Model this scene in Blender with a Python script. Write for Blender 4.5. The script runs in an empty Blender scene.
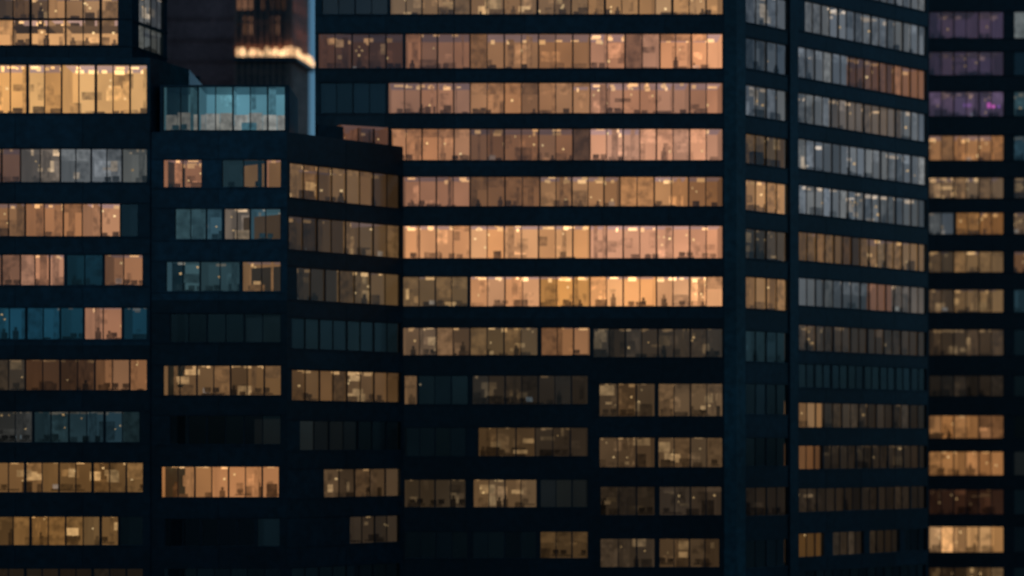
import bpy, math, random
from mathutils import Vector
random.seed(23)
R = random.random
def U(a,b): return a+(b-a)*R()
F=2500.0; CX=512.0; HY=445.0; EYE=60.0     # long lens, eye 60 m above the street

# ------------------------------------------------------------------ materials
def newmat(name):
    m=bpy.data.materials.new(name); m.use_nodes=True
    nt=m.node_tree; nt.nodes.clear()
    out=nt.nodes.new('ShaderNodeOutputMaterial')
    return m,nt,out
def N(nt,t,**k):
    n=nt.nodes.new(t)
    for a,b in k.items(): setattr(n,a,b)
    return n
def mat_cladding(name,col,rough=0.3,spec=0.6):
    m,nt,out=newmat(name)
    b=N(nt,'ShaderNodeBsdfPrincipled')
    tc=N(nt,'ShaderNodeTexCoord'); 
    n1=N(nt,'ShaderNodeTexNoise'); n1.inputs['Scale'].default_value=0.12; n1.inputs['Detail'].default_value=6
    n2=N(nt,'ShaderNodeTexNoise'); n2.inputs['Scale'].default_value=1.7; n2.inputs['Detail'].default_value=5
    nt.links.new(tc.outputs['Object'],n1.inputs['Vector']); nt.links.new(tc.outputs['Object'],n2.inputs['Vector'])
    at=N(nt,'ShaderNodeAttribute',attribute_name='lit')
    add=N(nt,'ShaderNodeMath',operation='MULTIPLY'); nt.links.new(n1.outputs['Fac'],add.inputs[0]); nt.links.new(n2.outputs['Fac'],add.inputs[1])
    mr=N(nt,'ShaderNodeMapRange'); mr.inputs[1].default_value=0.12; mr.inputs[2].default_value=0.4; mr.inputs[3].default_value=0.5; mr.inputs[4].default_value=1.5
    nt.links.new(add.outputs[0],mr.inputs[0])
    mx=N(nt,'ShaderNodeVectorMath',operation='SCALE'); 
    mx2=N(nt,'ShaderNodeVectorMath',operation='MULTIPLY'); mx2.inputs[1].default_value=col
    nt.links.new(at.outputs['Color'],mx2.inputs[0]); nt.links.new(mx2.outputs[0],mx.inputs[0]); nt.links.new(mr.outputs[0],mx.inputs['Scale'])
    nt.links.new(mx.outputs[0],b.inputs['Base Color'])
    b.inputs['Roughness'].default_value=rough; b.inputs['Specular IOR Level'].default_value=spec
    nt.links.new(b.outputs[0],out.inputs['Surface'])
    return m
def mat_room(name,lo,hi,k=1.0,scale=0.9):
    m,nt,out=newmat(name)
    e=N(nt,'ShaderNodeEmission'); at=N(nt,'ShaderNodeAttribute',attribute_name='lit')
    tc=N(nt,'ShaderNodeTexCoord'); n1=N(nt,'ShaderNodeTexNoise'); n1.inputs['Scale'].default_value=scale; n1.inputs['Detail'].default_value=1; n1.inputs['Roughness'].default_value=0.5
    nt.links.new(tc.outputs['Object'],n1.inputs['Vector'])
    mr=N(nt,'ShaderNodeMapRange'); mr.inputs[1].default_value=0.33; mr.inputs[2].default_value=0.67; mr.inputs[3].default_value=lo; mr.inputs[4].default_value=hi
    nt.links.new(n1.outputs['Fac'],mr.inputs[0])
    nt.links.new(at.outputs['Color'],e.inputs['Color'])
    mm=N(nt,'ShaderNodeMath',operation='MULTIPLY'); mm.inputs[1].default_value=k
    nt.links.new(mr.outputs[0],mm.inputs[0]); nt.links.new(mm.outputs[0],e.inputs['Strength'])
    nt.links.new(e.outputs[0],out.inputs['Surface'])
    m.cycles.emission_sampling='NONE'
    return m
def mat_glass(name):
    m,nt,out=newmat(name)
    t=N(nt,'ShaderNodeBsdfTransparent'); at=N(nt,'ShaderNodeAttribute',attribute_name='lit'); nt.links.new(at.outputs['Color'],t.inputs['Color'])
    g=N(nt,'ShaderNodeBsdfGlossy'); g.inputs['Roughness'].default_value=0.06; g.inputs['Color'].default_value=(0.75,0.92,1,1)
    fr=N(nt,'ShaderNodeFresnel'); fr.inputs['IOR'].default_value=1.9
    mx=N(nt,'ShaderNodeMixShader')
    nt.links.new(fr.outputs[0],mx.inputs[0]); nt.links.new(t.outputs[0],mx.inputs[1]); nt.links.new(g.outputs[0],mx.inputs[2])
    nt.links.new(mx.outputs[0],out.inputs['Surface'])
    return m
MATS={
 'wall':mat_cladding('dark_metal_cladding',(0.02,0.066,0.085)),
 'ledge':mat_cladding('ledge_metal',(0.03,0.07,0.085),0.5),
 'frame':mat_cladding('mullion_metal',(0.02,0.03,0.035),0.45),
 'room':mat_room('glowing_office_interior',0.9,1.1,1.0,.35),  # walls, floor and ceiling emit light themselves, standing in for room lighting
 'stuff':mat_room('glowing_furniture_and_patches',0.7,1.3,1.0,2.0),  # furniture, blinds and wall patches emit, in place of received lamplight
 'lamp':mat_room('ceiling_luminaire',0.9,1.1,1.0),
 'glass':mat_glass('window_glass'),
}
# ------------------------------------------------------------------ building builder
class Building:
    def __init__(s,name):
        s.root=bpy.data.objects.new(name,None); bpy.context.collection.objects.link(s.root)
        s.g={}
    def buf(s,k): return s.g.setdefault(k,([],[],[]))
    def quad(s,k,pts,c):
        v,f,cc=s.buf(k); i=len(v); v.extend(pts); f.append((i,i+1,i+2,i+3)); cc.append(c)
    def box8(s,k,p,c,skip=()):
        v,f,cc=s.buf(k); i=len(v); v.extend(p)
        for n,q in enumerate(((0,1,2,3),(7,6,5,4),(0,4,5,1),(1,5,6,2),(2,6,7,3),(3,7,4,0))):
            if n in skip: continue
            f.append(tuple(i+a for a in q)); cc.append(c)
    def finish(s,names):
        for k,(v,f,cc) in s.g.items():
            me=bpy.data.meshes.new(k); me.from_pydata(v,[],f)
            at=me.color_attributes.new('lit','FLOAT_COLOR','CORNER')
            arr=[]
            for fi,c in zip(f,cc): arr.extend((c[0],c[1],c[2],1.0)*len(fi))
            at.data.foreach_set('color',arr)
            me.materials.append(MATS[k]); me.update()
            o=bpy.data.objects.new(names.get(k,k),me); bpy.context.collection.objects.link(o); o.parent=s.root
PART={'wall':'cladding_walls','ledge':'ledges','frame':'window_frames','room':'office_rooms','stuff':'glowing_furniture_and_patches','lamp':'ceiling_lights','glass':'window_panes'}
def wp(px,d): return Vector(((px-CX)*d/F,d))
class Plane:
    def __init__(s,b,P0,P1):
        s.b=b; s.P=P0; s.t=(P1-P0); s.L=s.t.length; s.t=s.t.normalized(); s.n=Vector((-s.t.y,s.t.x))
    def at(s,u,w,z):
        q=s.P+s.t*u+s.n*w; return (q.x,q.y,z)
    def u(s,px):   # where a sight line meets this wall
        k=(px-CX)/F; return (k*s.P.y-s.P.x)/(s.t.x-k*s.t.y)
    def d(s,px): return (s.P+s.t*s.u(px)).y
    def box(s,k,u0,u1,z0,z1,w0,w1,c=(1,1,1),skip=()):
        a=s.at
        s.b.box8(k,[a(u0,w0,z0),a(u1,w0,z0),a(u1,w0,z1),a(u0,w0,z1),a(u0,w1,z0),a(u1,w1,z0),a(u1,w1,z1),a(u0,w1,z1)],c,skip)
def mul(c,k): return (c[0]*k,c[1]*k,c[2]*k)
def mixc(a,b,t): return tuple(a[i]*(1-t)+b[i]*t for i in range(3))
K={'P':(.78,.335,.165),'O':(1.0,.42,.10),'Y':(.66,.31,.08),'M':(.175,.098,.038),'m':(.058,.041,.025),'G':(.185,.195,.205),
   'g':(.075,.085,.095),'B':(.010,.06,.095),'T':(.022,.048,.060),'D':(.002,.005,.007),'C':(.07,.17,.20),'V':(.12,.075,.13),'R':(.24,.10,.05)}
def room(pl,u0,u1,zb,zt,c,kind,detail,depth=5.2):
    b=pl.b; a=pl.at; e=0.03; u0+=e; u1-=e
    f=zb-0.55; ce=zt+0.18; w0=0.34; w1=depth; ds=(depth-.4)/4.8
    patchy=kind in 'MmR' or (kind in 'YG' and max(c)<.35)
    tint=mixc(c,mul((.85,.56,.6),max(c)),.55) if kind not in 'CBTGgD' else c
    wall=mul(c,.72) if patchy else c
    b.quad('room',[a(u0,w1,f),a(u1,w1,f),a(u1,w1,ce),a(u0,w1,ce)],mul(wall,U(.85,1.08)))  # each room surface carries its brightness as painted emission colour
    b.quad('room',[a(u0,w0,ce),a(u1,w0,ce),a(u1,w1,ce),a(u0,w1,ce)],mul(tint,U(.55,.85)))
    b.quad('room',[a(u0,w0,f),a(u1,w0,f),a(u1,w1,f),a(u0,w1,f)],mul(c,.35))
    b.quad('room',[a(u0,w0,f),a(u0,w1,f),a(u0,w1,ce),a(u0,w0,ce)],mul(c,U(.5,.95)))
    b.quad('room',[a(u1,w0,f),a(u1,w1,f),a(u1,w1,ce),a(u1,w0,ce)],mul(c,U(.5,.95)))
    if not detail: return
    W=u1-u0; H=zt-zb; mc=max(c)
    if mc>0.03 and kind!='C':
        hotk=(4.4 if patchy else 2.7)
        step=U(.9,1.8); hot=mixc(mul(c,hotk),mul((1.0,.62,.27),mc*hotk*.85),.6)
        for r in range(random.choice((1,2,3,4))):
            w=U(0.8,4.4)*ds; u=u0+U(.1,.9)
            while u<u1-.4:
                if R()<.65:
                    l=U(.12,.75)
                    pl.box('lamp',u,min(u+l,u1-.05),ce-.14-U(0,.22),ce-.05,w,w+U(.15,.5)*ds,mul(hot,U(.5,1.25)))
                u+=step
        for i in range(int(W*0.9*R()+.5)):
            u=U(u0+.2,u1-.3); z=U(zb+.3*H,zt-.15); w=U(.8,4.5)*ds
            s=U(.08,.16); pl.box('lamp',u,u+s,z,z+s,w,w+s,mul((1.0,.66,.3),min(1.9,.4+mc*2.8)*U(.5,1)))
        if patchy:  # glowing patches imitate lamplit areas deeper in the room
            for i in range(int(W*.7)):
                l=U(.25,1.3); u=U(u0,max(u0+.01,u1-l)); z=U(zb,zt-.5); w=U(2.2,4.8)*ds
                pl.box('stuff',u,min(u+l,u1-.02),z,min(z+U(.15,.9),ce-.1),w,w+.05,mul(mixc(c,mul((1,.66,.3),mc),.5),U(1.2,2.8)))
    else:
        if R()<.35 and mc>.012:
            u=U(u0,u1-.3); z=U(zb+.2*H,zt-.2); pl.box('lamp',u,u+.15,z,z+.1,1,1.1,(.3,.24,.15))
    dark=mul(c,.16); 
    if mc<0.02: return
    for i in range(int(W/4.5+R()*.8)):
        u=U(u0+.2,u1-.5); pl.box('stuff',u,u+U(.08,.3),f+.02,ce-.02,U(.9,2.5)*ds,U(3,5)*ds,mul(c,U(.5,.85)))
    for layer in (0,1):
        u=u0+U(0,.6)
        while u<u1-.5:
            r=R()
            if r<.34:
                l=U(.4,1.4); h=U(.2,.75)*(1.5 if R()<.22 else 1); w=U(.6,4.2)*ds
                pl.box('stuff',u,min(u+l,u1-.05),f+.02,zb+h,w,w+.45,mul(c,U(.15,.6)))
            elif r<.60:
                l=U(1.0,1.7); w=U(.6,3.2)*ds
                pl.box('stuff',u,min(u+l,u1-.05),zb+.08,zb+.16,w,w+.7,dark)
                for j in range(random.choice((1,2,2))):
                    uu=u+.1+j*.62
                    if uu+.5<u1: 
                        z=zb+.22
                        pl.box('stuff',uu,uu+.5,z,z+U(.3,.4),w+.3,w+.36,mul(c,U(.15,.35)) if R()<.9 else mixc(c,(.2,.27,.3),.3))
                        pl.box('stuff',uu+.2,uu+.3,zb+.16,z,w+.3,w+.36,dark)
            elif r<.70:
                w=U(.9,3.6)*ds; h=U(.55,1.15); k=mul(c,U(.12,.3))
                pl.box('stuff',u,u+.42,f+.02,zb+h-.28,w,w+.25,k); pl.box('stuff',u+.12,u+.31,zb+h-.25,zb+h,w+.02,w+.22,k)
                pl.box('stuff',u+.17,u+.26,zb+h-.28,zb+h-.25,w+.06,w+.16,k); l=.5
            elif r<.74:
                l=.5; w=U(1.5,4)*ds; pl.box('stuff',u,min(u+l,u1-.02),f+.02,ce-.02,w,w+.45,mul(c,U(.4,.8)))
            else: l=U(.4,1.2)
            u+=l+U(0,1.0)
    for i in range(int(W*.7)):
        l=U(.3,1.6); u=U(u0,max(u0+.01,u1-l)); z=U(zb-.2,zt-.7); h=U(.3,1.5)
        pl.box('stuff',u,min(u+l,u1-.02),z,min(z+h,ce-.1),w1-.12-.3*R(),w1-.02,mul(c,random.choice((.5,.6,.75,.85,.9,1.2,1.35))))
def facade(pl,px0,px1,z0,z1,rows,pw=1.32,tone=1.0,detail=True,ledge=True,fd=1.0,pv=1.0,depth=5.2):
    """rows=[(zb,zt,[(px0,px1,kind,gain)...])]"""
    ua=pl.u(px0) if px0 is not None else 0; ub=pl.u(px1) if px1 is not None else pl.L
    rows=sorted(rows,key=lambda r:r[0]); cur=z0
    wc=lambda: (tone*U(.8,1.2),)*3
    def panels(a0,a1,zz0,zz1):
        if zz1-zz0<0.05: return
        n=max(1,round((a1-a0)/(pw*4))); a=pl.at
        pl.b.quad('frame',[a(a0,.06,zz0),a(a1,.06,zz0),a(a1,.06,zz1),a(a0,.06,zz1)],(.5,.5,.5))
        for i in range(n):
            p0=a0+(a1-a0)*i/n; p1=a0+(a1-a0)*(i+1)/n
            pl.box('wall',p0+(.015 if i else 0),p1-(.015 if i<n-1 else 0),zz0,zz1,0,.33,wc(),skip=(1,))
    for ri,(zb,zt,spans) in enumerate(rows):
        panels(ua,ub,cur,zb)
        if ledge:
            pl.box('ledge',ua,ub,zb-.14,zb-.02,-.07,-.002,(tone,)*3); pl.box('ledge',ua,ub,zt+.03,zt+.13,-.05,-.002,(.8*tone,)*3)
        cu=ua
        for (s0,s1,kind,gain) in spans:
            u0=pl.u(s0); u1=pl.u(s1)
            if u0<ua: u0=ua+.02
            if u1>ub: u1=ub-.02
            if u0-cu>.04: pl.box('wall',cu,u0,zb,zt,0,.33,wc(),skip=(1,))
            else: u0=cu
            n=max(1,round((u1-u0)/pw)); 
            i=0; r=R(); tgt=(1,.49,.29) if r<.4 else ((1,.50,.15) if r<.75 else (.97,.50,.31)); tk=U(.2,.6)
            while i<n:
                m=min(n-i,random.choice((3,4,5,6,8,10)))
                if n-i-m==1: m+=1
                g=gain*U(.76,1.18)
                c=mul(K[kind],g)
                if kind in 'POYMm' :
                    c=mixc(c,mul(tgt if kind in 'PO' else mixc(tgt,(.95,.64,.34),.5),max(c)),tk*U(.6,1.3))
                    if R()<.07: c=mul(c,.4)
                elif kind in 'GgT' and R()<.22: c=mixc(c,(.26*gain,.16*gain,.08*gain),.6 if kind!='T' else .2)
                elif kind=='D' and R()<.1: c=(.010,.012,.012)
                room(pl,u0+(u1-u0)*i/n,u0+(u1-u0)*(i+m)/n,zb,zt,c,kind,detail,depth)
                if detail and max(c)>.02 and kind!='C':
                    drop=U(.15,.5) if R()<.22 else 0
                    for j in range(i,i+m):
                        q0=u0+(u1-u0)*j/n+.05; q1=u0+(u1-u0)*(j+1)/n-.05; H=zt-zb
                        r=R(); d=drop if drop and r<.8 else 0
                        if r<.07*pv: d=1
                        elif r<.12*pv: d=U(.1,.7)
                        if d:
                            a=pl.at; pl.b.quad('stuff',[a(q0,.26,zt-H*d),a(q1,.26,zt-H*d),a(q1,.26,zt),a(q0,.26,zt)],mul(c,U(.5,1.0) if pv<1.5 else U(.4,1.5)))
                i+=m
            for j in range(n):
                q0=u0+(u1-u0)*j/n; q1=u0+(u1-u0)*(j+1)/n; a=pl.at
                o=[.15+U(-.012,.012) for _ in range(3)]; o.append(o[0]+o[2]-o[1])
                g=U(.82,1.0) if R()<1-.15*pv else U(.5,.82); tn=U(-.06,.06)
                pl.b.quad('glass',[a(q0,o[0],zb),a(q1,o[1],zb),a(q1,o[2],zt),a(q0,o[3],zt)],(g*(1+tn),g,g*(1-tn*1.5)))
            for j in range(n+1):
                q=u0+(u1-u0)*j/n; th=.035 if j%2 else .06
                if j%4==0 and n>9: th=.1
                if j==0: pl.box('frame',q,q+th,zb,zt,.06,.06+.16*fd)
                elif j==n: pl.box('frame',q-th,q,zb,zt,.06,.06+.16*fd)
                else: pl.box('frame',q-th,q+th,zb,zt,.08 if j%2 else .05,.08+.14*fd)
            cu=u1
        if ub-cu>.04: pl.box('wall',cu,ub,zb,zt,0,.33,wc(),skip=(1,))
        cur=zt
    panels(ua,ub,cur,z1)
def prism(b,pts,z0,z1,closed_edges,tone=1.0,key='wall'):
    n=len(pts)
    for i in closed_edges:
        p=pts[i]; q=pts[(i+1)%n]
        b.quad(key,[(p.x,p.y,z0),(q.x,q.y,z0),(q.x,q.y,z1),(p.x,p.y,z1)],(tone,)*3)
    v,f,c=b.buf(key); i=len(v); v.extend([(p.x,p.y,z1-.02) for p in pts]); f.append(tuple(range(i,i+n))); c.append((tone*.6,)*3)
def zrow(pl,pxref,yt,yb):
    d=pl.d(pxref); return (EYE+(HY-yb)*d/F, EYE+(HY-yt)*d/F)
def mkrows(pl,pxref,table): 
    out=[]
    for yt,yb,sp in table:
        zb,zt=zrow(pl,pxref,yt,yb); out.append((zb,zt,sp))
    return out
def lower(rows,px0,px1,pitch,h=2.35,zmin=7):
    z=min(r[0] for r in rows)-pitch; out=[]
    while z>zmin:
        out.append((z,z+h,[(px0,px1,random.choice('DDDDmMD'),1)])); z-=pitch
    return out

# ------------------------------------------------------------------ main tower
tower=Building('office_tower')
front=Plane(tower,wp(315,200),wp(735,200))
right=Plane(tower,wp(735,200),wp(928,220))
ZT=EYE+(HY+95)*.08
A=[ (-66,-34,[(318,723,'M',1)]),
 (-18,14,[(322,388,'D',1),(390,470,'M',1.4),(470,723,'Y',.62)]),
 (34,68,[(318,403,'R',.42),(405,470,'P',.46),(470,590,'P',.5),(590,660,'P',.72),(660,723,'P',1.0)]),
 (83,113,[(320,386,'D',1),(388,470,'P',.53),(470,590,'P',.6),(590,723,'P',.68)]),
 (129,160,[(320,386,'D',1),(390,470,'P',.8),(470,590,'P',.75),(590,723,'P',.92)])]
A2=[(177,206,[(403,470,'P',.45),(470,540,'P',.34),(540,620,'P',.6),(620,723,'O',.85)]),
 (226,258,[(403,470,'O',.8),(470,590,'O',.7),(590,723,'P',1.0)]),
 (277,306,[(403,468,'M',1.1),(470,540,'O',.9),(540,590,'O',.8),(590,723,'O',.85)])]
zsplit=EYE+(HY-318)*.08; zmid=EYE+(HY-166)*.08
facade(front,315,735,zmid,ZT,mkrows(front,600,A))
facade(front,402.6,735,zsplit,zmid,mkrows(front,600,A2),tone=.9)
B1=[(328,355,[(403,470,'M',.9),(470,538,'M',.9),(541,590,'P',.42)]),
    (376,404,[(404,417,'Y',.4),(418,468,'D',2),(472,588,'m',.55)]),
    (428,456,[(404,466,'D',1),(478,535,'M',.65),(535,588,'m',.8)]),
    (480,507,[(404,466,'m',.9),(473,537,'M',1.4),(540,588,'D',2)]),
    (532,558,[(404,468,'D',.7),(472,537,'D',.7),(540,588,'M',.6)])]
rB1=mkrows(front,540,B1); facade(front,402.6,590.5,0,zsplit,rB1+lower(rB1,404,588,4.2),tone=.45)  # lower cladding colour darkened to imitate shade from the surroundings
B2=[(329,357,[(593,723,'m',1.1)]),
    (384,416,[(599,655,'M',1.4),(658,723,'M',1.0)]),
    (438,467,[(599,655,'M',.7),(658,723,'M',1.0)]),
    (487,515,[(600,655,'m',.6),(659,722,'m',1.1)]),
    (539,567,[(600,655,'m',1.1),(659,720,'M',.55)])]
rB2=mkrows(front,660,B2); facade(front,590.5,735,0,zsplit,rB2+lower(rB2,600,722,4.2),tone=.45)  # same darkened cladding colour, imitating shade on the lower floors
C1=[(-56,-25,[(746,788,'G',.7)]),(-8,22,[(746,788,'G',.9)]),(38,68,[(746,788,'g',1.2)]),(85,115,[(746,788,'G',.6)]),(134,163,[(746,788,'M',1.0)]),
    (180,210,[(746,788,'Y',.7)]),(229,258,[(746,788,'m',1.2)]),(277,308,[(746,788,'Y',.5)]),(331,361,[(746,788,'T',.5)]),
    (384,414,[(746,788,'D',1.6)]),(438,466,[(746,788,'D',1)]),(488,516,[(746,788,'m',.4)]),(541,568,[(746,788,'D',1)])]
rC1=mkrows(right,748,C1); facade(right,735.0,790,0,ZT,rC1+lower(rC1,746,788,4.2),pw=1.25,fd=.45,pv=2,depth=1.9,tone=.8)
C2=[(-46,-17,[(798,927,'G',1)]),(0,30,[(805,927,'G',.85)]),(47,77,[(798,850,'G',.85),(850,895,'P',.24),(895,927,'P',.38)]),(93,122,[(798,927,'G',.75)]),(139,168,[(798,850,'G',1.2),(850,927,'G',1.05)]),  # upper grey-blue room glow also stands in for reflected dusk sky
    (185,213,[(799,927,'G',.9)]),(232,260,[(799,870,'Y',.38),(870,927,'M',1.1)]),(278,305,[(799,825,'G',1.1),(825,870,'G',.65),(870,895,'P',.24),(895,927,'G',.6)]),
    (325,350,[(799,885,'m',1.3),(885,927,'m',.9)]),(364,387,[(799,927,'D',1.4)]),(403,427,[(799,825,'Y',.65),(825,860,'m',1.0),(860,927,'m',.8)]),
    (446,469,[(799,823,'O',.55),(824,927,'m',.55)]),(489,512,[(799,845,'m',1.0),(845,927,'m',.5)]),(534,557,[(799,824,'Y',.6),(833,864,'m',1.1),(870,900,'m',.8),(905,927,'D',1)])]
rC2=mkrows(right,800,C2); facade(right,790.0,None,0,ZT,rC2+lower(rC2,799,926,3.6),pw=1.2,fd=.45,pv=2.2,tone=.8)
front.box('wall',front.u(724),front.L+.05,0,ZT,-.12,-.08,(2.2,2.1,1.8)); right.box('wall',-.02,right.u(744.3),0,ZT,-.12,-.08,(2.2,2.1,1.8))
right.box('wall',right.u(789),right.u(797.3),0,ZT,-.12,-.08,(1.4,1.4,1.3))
P=[wp(315,200),wp(735,200),wp(928,220),wp(928,220)+Vector((-14,26)),wp(315,200)+Vector((0,38))]
prism(tower,P,0,ZT,(2,3,4))
tower.finish(PART)

# ------------------------------------------------------------------ left wing + left block
wing=Building('office_wing_building')
blockf=Plane(wing,wp(150,190.5),wp(287,190.5)); wingf=Plane(wing,wp(287,190.5),wp(403,199.9))
zroof=EYE+(HY-132)*190.5/F
D=[(163,197,[(290,401,'Y',.46)]),(216,249,[(289,401,'M',1.2)]),(267,299,[(297,340,'m',.8),(340,401,'M',1.2)]),(318,348,[(292,401,'T',.2)]),
   (370,400,[(292,401,'Y',.3)]),(421,450,[(300,401,'D',.7)]),(470,498,[(324,401,'M',.85)]),(519,546,[(350,400,'m',1.0)])]
rD=mkrows(wingf,289,D); facade(wingf,287,None,0,zroof,rD+lower(rD,292,400,4.1),pw=1.55,fd=.4,tone=.7)
E=[(160,187,[(163,202,'P',.75),(222,265,'T',.6),(266,281,'P',.5)]),(209,239,[(175,222,'T',1.6),(224,250,'G',.8),(250,281,'T',2.2)]),
   (262,291,[(166,200,'T',1.5),(200,240,'T',1.2),(242,281,'Y',.55)]),(314,342,[(170,281,'D',.5)]),(366,395,[(163,281,'Y',.36)]),
   (416,444,[(170,281,'D',.5)]),(467,497,[(161,279,'O',.48)]),(519,546,[(165,255,'D',.5),(257,280,'D',2)])]
rE=mkrows(blockf,200,E); zs=EYE+(HY-300)*190.5/F
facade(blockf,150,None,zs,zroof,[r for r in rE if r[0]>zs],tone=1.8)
rl=[r for r in rE if r[0]<zs]; facade(blockf,150,None,0,zs,rl+lower(rl,163,281,4.1),tone=.6)  # lower part of the block toned darker in colour as imitated shade
P=[wp(150,190.5),wp(287,190.5),wp(403,199.9),wp(403,199.9)+Vector((-3,12)),wp(150,190.5)+Vector((0,30))]
prism(wing,P,0,zroof,(3,4))
pent=Plane(wing,wp(318,195.5),wp(392,198.5))
zr=mkrows(pent,350,[(127,143,[(343,390,'R',.8)])]); facade(pent,318,None,zroof-.02,EYE+(HY-125)*.0782,zr,pw=1.3,ledge=False,fd=.4)
wing.finish(PART)

glassbox=Building('rooftop_glass_pavilion')
gf=Plane(glassbox,wp(160,191),wp(289,191)); 
zr=mkrows(gf,200,[(87,130,[(163,198,'C',.75),(198,285,'C',1.25)])])
facade(gf,160,None,zroof+.01,EYE+(HY-85)*191/F,zr,pw=1.37,tone=1.2,ledge=False)
for i in range(9):
    u=gf.L*(i+.04)/9; gf.box('stuff',u,u+gf.L/9*.95,zroof+.3,zroof+U(1.5,1.8),1.5,1.7,mul((.30,.29,.25),U(.6,.9)*(.45 if i<2 else 1)))
P=[wp(160,191),wp(289,191),wp(289,191)+Vector((0,8)),wp(160,191)+Vector((0,8))]
prism(glassbox,P,zroof+.01,EYE+(HY-85)*191/F,(1,2,3),tone=3.0)
glassbox.finish(PART)

# ------------------------------------------------------------------ left-most office block
lb=Building('stepped_office_block')
lf=Plane(lb,wp(-120,190),wp(150,190.3))
z1=EYE+(HY-57)*190/F
G=[(65,113,[(-110,147,'Y',1.3)]),(149,182,[(-110,20,'P',.26),(20,60,'G',.9),(60,122,'G',1.0),(122,147,'T',2.4)]),(204,236,[(-110,25,'P',.36),(25,120,'P',.66),(120,138,'D',2)]),
   (255,285,[(-110,20,'P',.34),(20,64,'P',.6),(66,103,'B',.35),(104,143,'P',.5)]),(308,339,[(-110,60,'B',.85),(60,83,'B',.6),(84,122,'P',.4),(123,147,'B',.8)]),
   (360,390,[(-110,25,'m',1.1),(25,147,'P',.30)]),(412,442,[(-110,140,'T',.7)]),(463,492,[(-110,143,'Y',.42)]),(517,545,[(-110,118,'Y',.36),(119,143,'D',1)]),(569,597,[(-110,143,'m',.5)])]
rG=mkrows(lf,70,G); zs=EYE+(HY-345)*190/F
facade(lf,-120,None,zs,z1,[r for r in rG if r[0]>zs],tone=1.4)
rl=[r for r in rG if r[0]<zs]; facade(lf,-120,None,0,zs,rl+lower(rl,-110,143,4.0),tone=.65)  # lower storeys get a darker wall colour in place of shade
P=[wp(-120,190),wp(150,190.3),wp(150,190.3)+Vector((2.2,6)),wp(150,190.3)+Vector((2.2,30)),wp(-120,190)+Vector((0,30))]
prism(lb,P,0,z1,(1,2,3,4))
uf=Plane(lb,wp(-120,193),wp(132,193)); us=Plane(lb,wp(132,193),wp(167,199))
zu=EYE+(HY+70)*193/F
rU=mkrows(uf,60,[(-60,-16,[(-110,118,'Y',1)]),(-6,18,[(-110,118,'Y',.7)]),(20,45,[(-110,118,'Y',1.0)])])
facade(uf,-120,None,z1-.03,zu,rU,depth=4)
rS=mkrows(us,140,[(-60,-25,[(139,164,'G',1)]),(-8,22,[(139,164,'G',.8)]),(25,48,[(139,164,'T',1.8)])])
facade(us,132,None,z1-.03,zu,rS,pw=1.1,fd=.3,depth=1.2)
P=[wp(-120,193),wp(132,193),wp(167,199),wp(160,217),wp(-120,193)+Vector((0,22))]
prism(lb,P,z1,zu,(2,3,4))
lb.finish(PART)

# ------------------------------------------------------------------ right-hand neighbour, further back
rb=Building('neighbouring_office_building')
rf=Plane(rb,wp(880,250),wp(1160,250))
H=[(-30,-5,'V',.7,'T',1),(12,38,'V',.5,'T',1.2),(52,75,'V',.4,'D',1),(92,116,'V',.85,'T',1.2),(136,160,'O',.5,'T',1),(178,198,'M',1.2,'M',1),(213,234,'O',.75,'M',1),
   (252,272,'Y',.45,'O',.5),(290,312,'M',1.2,'T',1),(330,355,'M',.6,'D',1),(376,396,'m',.6,'D',1),(416,438,'O',.55,'D',1),(452,475,'O',.45,'D',1),(490,514,'R',.15,'D',1),(527,552,'Y',.85,'D',1),(568,592,'M',.7,'D',1)]
rows=[]
for yt,yb,k,g,k2,g2 in H:
    zb,zt=zrow(rf,960,yt,yb)
    sp=[(884,926,k,g*.8)]
    if yt==213: sp+=[(929,954,'G',.5),(956,1004,k,g)]
    elif yt in(252,290): sp+=[(929,954,'M',.8),(954,1004,k,g)]
    else: sp+=[(929,1004,k,g)]
    sp+=[(1014,1078,k2,g2),(1086,1156,random.choice('MDYm'),1)]
    rows.append((zb,zt,sp))
    if yt==92:
        u=rf.u(991); rf.box('lamp',u,u+.8,zt-1.3,zt-.8,2.0,2.1,(.65,.12,.5)); rf.box('lamp',u+1.1,u+1.3,zt-1.3,zt-.8,2.0,2.1,(.3,.1,.5)); rf.box('lamp',u-2.4,u-1.6,zt-1.2,zt-.9,2.0,2.1,(.22,.1,.3))
rows+= [(z,z+2.3,[(884,1004,random.choice('DmM'),1),(1014,1156,random.choice('DmM'),1)]) for z in [4.5+4*i for i in range(10)]]
zrt=EYE+(HY+80)*.1
facade(rf,880,None,0,zrt,rows,pw=1.3,tone=.4,pv=2)
P=[wp(880,250),wp(1160,250),wp(1160,250)+Vector((0,30)),wp(880,250)+Vector((0,30))]
prism(rb,P,0,zrt,(1,2,3))
rb.finish(PART)

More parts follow.
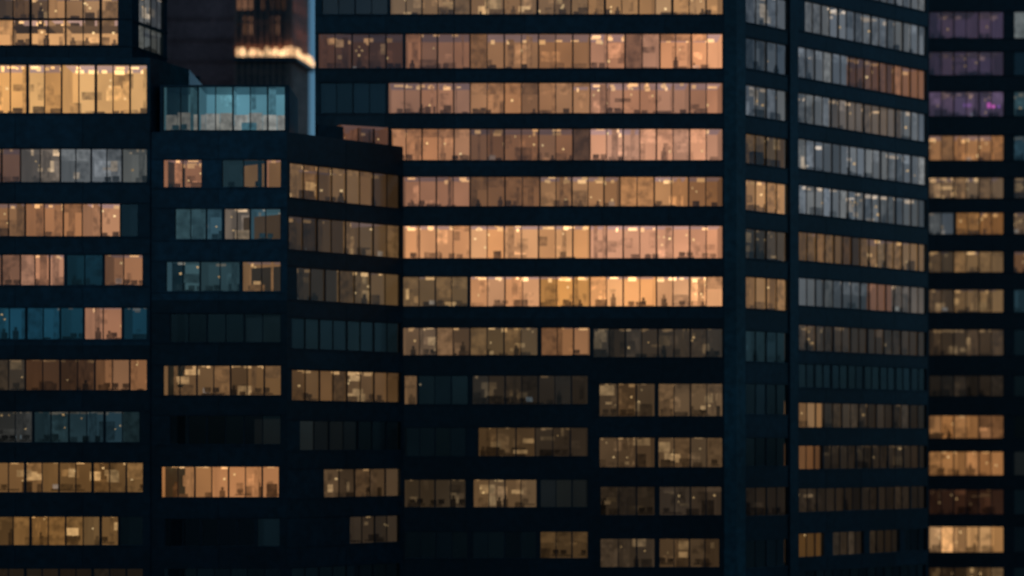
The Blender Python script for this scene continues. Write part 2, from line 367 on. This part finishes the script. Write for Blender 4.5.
# ------------------------------------------------------------------ far towers in the gap
MATS['concrete']=mat_cladding('hazed_mauve_concrete',(0.62,0.30,0.26),.8,.2)  # base colour lightened to stand in for dusk haze
MATS['fin']=mat_cladding('bronze_fins',(0.55,0.28,0.20),.5,.4)
ft=Building('finned_high_rise')
fp=Plane(ft,wp(236,420),wp(292,420)); fs=Plane(ft,wp(292,420),wp(309,432))
zf=EYE+(HY+60)*420/F; zc=EYE+(HY-60)*420/F
for pl in (fp,fs):
    pl.box('wall',0,pl.L,0,zf,0.6,1.0,(.6,.6,.6))
    n=int(pl.L/.95)
    for i in range(n+1):
        u=pl.L*i/n; pl.box('fin',u-.2,u+.2,0,zf,0,.6)
    z=zc-40
    while z<zf-4:
        pl.box('fin',0,pl.L,z,z+.5,.3,.62,(.6,.6,.6)); z+=4.2
for pl in (fp,fs):
    pl.box('ledge',-.4,pl.L+.4,zc-.2,zc+.5,-1.0,0,(2,2,2))
    u=0.2
    while u<pl.L: 
        pl.box('lamp',u,u+U(.3,.6),zc+.52,zc+1.2+U(0,.9),-.9,-.4,mul((1.0,.6,.3),U(.8,2.4))); u+=.8
    z=zc+4
    while z<zf-4:
        for u in [.5+.95*i for i in range(int(pl.L/.95))]:
            pr=.9 if pl is fs else .55
            if R()<pr: pl.box('lamp',u-.24,u+.24,z+.4,z+2.6+R(),.35,.5,mul((1.0,.48,.27),U(.25,.9) if pl is fs else U(.05,.28)))
        z+=4.2
P=[wp(236,420),wp(292,420),wp(309,432),wp(309,450),wp(236,450)]
prism(ft,P,0,zf,(2,3,4),key='fin'); ft.finish({**PART,'fin':'vertical_fins'})
cb=Building('concrete_high_rise')
cp=Plane(cb,wp(130,470),wp(238,470)); zz=EYE+(HY+90)*470/F
prism(cb,[wp(130,470),wp(238,470),wp(238,490),wp(130,490)],0,zz,(0,1,2,3),key='concrete')
z=20
while z<zz-5:
    cp.box('concrete',0,cp.L,z,z+.5,-.25,-.01,(.8,.8,.8)); z+=4
cb.finish({'concrete':'concrete_walls'})
rp=Building('rooftop_plant_room')
prism(rp,[wp(150,212),wp(200,212),wp(200,218),wp(150,218)],0,EYE+(HY-76)*212/F,(0,1,2,3),tone=1.5) 
rp.finish(PART)

# ------------------------------------------------------------------ street level
def sheet(name,x0,x1,y0,y1,z,mat,h=0):
    me=bpy.data.meshes.new(name)
    v=[(x0,y0,z),(x1,y0,z),(x1,y1,z),(x0,y1,z)]; f=[(0,1,2,3)]
    if h: v+=[(x0,y0,z-h),(x1,y0,z-h),(x1,y1,z-h),(x0,y1,z-h)]; f+=[(0,4,5,1),(1,5,6,2),(2,6,7,3),(3,7,4,0)]
    me.from_pydata(v,[],f); me.materials.append(mat); o=bpy.data.objects.new(name,me); bpy.context.collection.objects.link(o); return o
def simple(name,col):
    m,nt,out=newmat(name); b=N(nt,'ShaderNodeBsdfPrincipled'); n=N(nt,'ShaderNodeTexNoise'); n.inputs['Scale'].default_value=3
    tc=N(nt,'ShaderNodeTexCoord'); nt.links.new(tc.outputs['Object'],n.inputs['Vector'])
    r=N(nt,'ShaderNodeValToRGB'); r.color_ramp.elements[0].color=(*mul(col,.7),1); r.color_ramp.elements[1].color=(*mul(col,1.3),1)
    nt.links.new(n.outputs['Fac'],r.inputs[0]); nt.links.new(r.outputs[0],b.inputs['Base Color']); b.inputs['Roughness'].default_value=.85
    nt.links.new(b.outputs[0],out.inputs['Surface']); return m
asph=simple('asphalt',(.05,.05,.05)); pav=simple('paving',(.22,.21,.2)); grd=simple('city_ground',(.08,.08,.075)); wht=simple('road_paint',(.75,.75,.72))
sheet('ground',-6000,6000,-3000,9000,-.01,grd)
sheet('road',-400,400,160,176,.0,asph)
sheet('pavement',-400,400,176.0,189.8,.13,pav,.13)
sheet('pavement',-400,400,150,160.0,.13,pav,.13)
me=bpy.data.meshes.new('lane_markings'); v=[];f=[]
for i in range(-60,60):
    x=i*6; k=len(v); v+=[(x,167.9,.004),(x+3,167.9,.004),(x+3,168.1,.004),(x,168.1,.004)]; f.append((k,k+1,k+2,k+3))
me.from_pydata(v,[],f); me.materials.append(wht); bpy.context.collection.objects.link(bpy.data.objects.new('lane_markings',me))

# ------------------------------------------------------------------ dusk light
w=bpy.data.worlds.new('World'); bpy.context.scene.world=w; w.use_nodes=True
nt=w.node_tree; bg=nt.nodes['Background']; sk=nt.nodes.new('ShaderNodeTexSky'); sk.sky_type='NISHITA'; sk.sun_disc=False
EL=math.radians(1.0); ROT=math.radians(25)
sk.sun_elevation=EL; sk.sun_rotation=ROT
tint=nt.nodes.new('ShaderNodeVectorMath'); tint.operation='MULTIPLY'; tint.inputs[1].default_value=(.32,.76,1.85)
nt.links.new(sk.outputs[0],tint.inputs[0])
bw=nt.nodes.new('ShaderNodeRGBToBW'); nt.links.new(sk.outputs[0],bw.inputs[0])
sc=nt.nodes.new('ShaderNodeVectorMath'); sc.operation='SCALE'; sc.inputs[0].default_value=(.30,.80,1.30); nt.links.new(bw.outputs[0],sc.inputs['Scale'])
mixn=nt.nodes.new('ShaderNodeMix'); mixn.data_type='VECTOR'; mixn.inputs[0].default_value=.7
nt.links.new(tint.outputs[0],mixn.inputs[4]); nt.links.new(sc.outputs[0],mixn.inputs[5])
nt.links.new(mixn.outputs[1],bg.inputs[0]); bg.inputs[1].default_value=.105
sl=bpy.data.lights.new('low_sun','SUN'); sl.energy=.02; sl.angle=math.radians(10); sl.color=(1,.8,.7)
so=bpy.data.objects.new('low_sun',sl); bpy.context.collection.objects.link(so)
d=Vector((math.sin(ROT)*math.cos(EL),math.cos(ROT)*math.cos(EL),math.sin(EL))); so.rotation_euler=d.to_track_quat('Z','Y').to_euler()

cam=bpy.data.cameras.new('camera'); co=bpy.data.objects.new('camera',cam); bpy.context.collection.objects.link(co)
co.location=(0,0,EYE); co.rotation_euler=(math.radians(90),0,0)
cam.sensor_width=36; cam.lens=F/1024*36; cam.shift_y=(HY-288)/1024; cam.clip_end=20000; cam.clip_start=1
cam.dof.use_dof=True; cam.dof.focus_distance=140; cam.dof.aperture_fstop=.175
bpy.context.scene.camera=co
vs=bpy.context.scene.view_settings; vs.view_transform='Standard'; vs.look='None'; vs.exposure=0
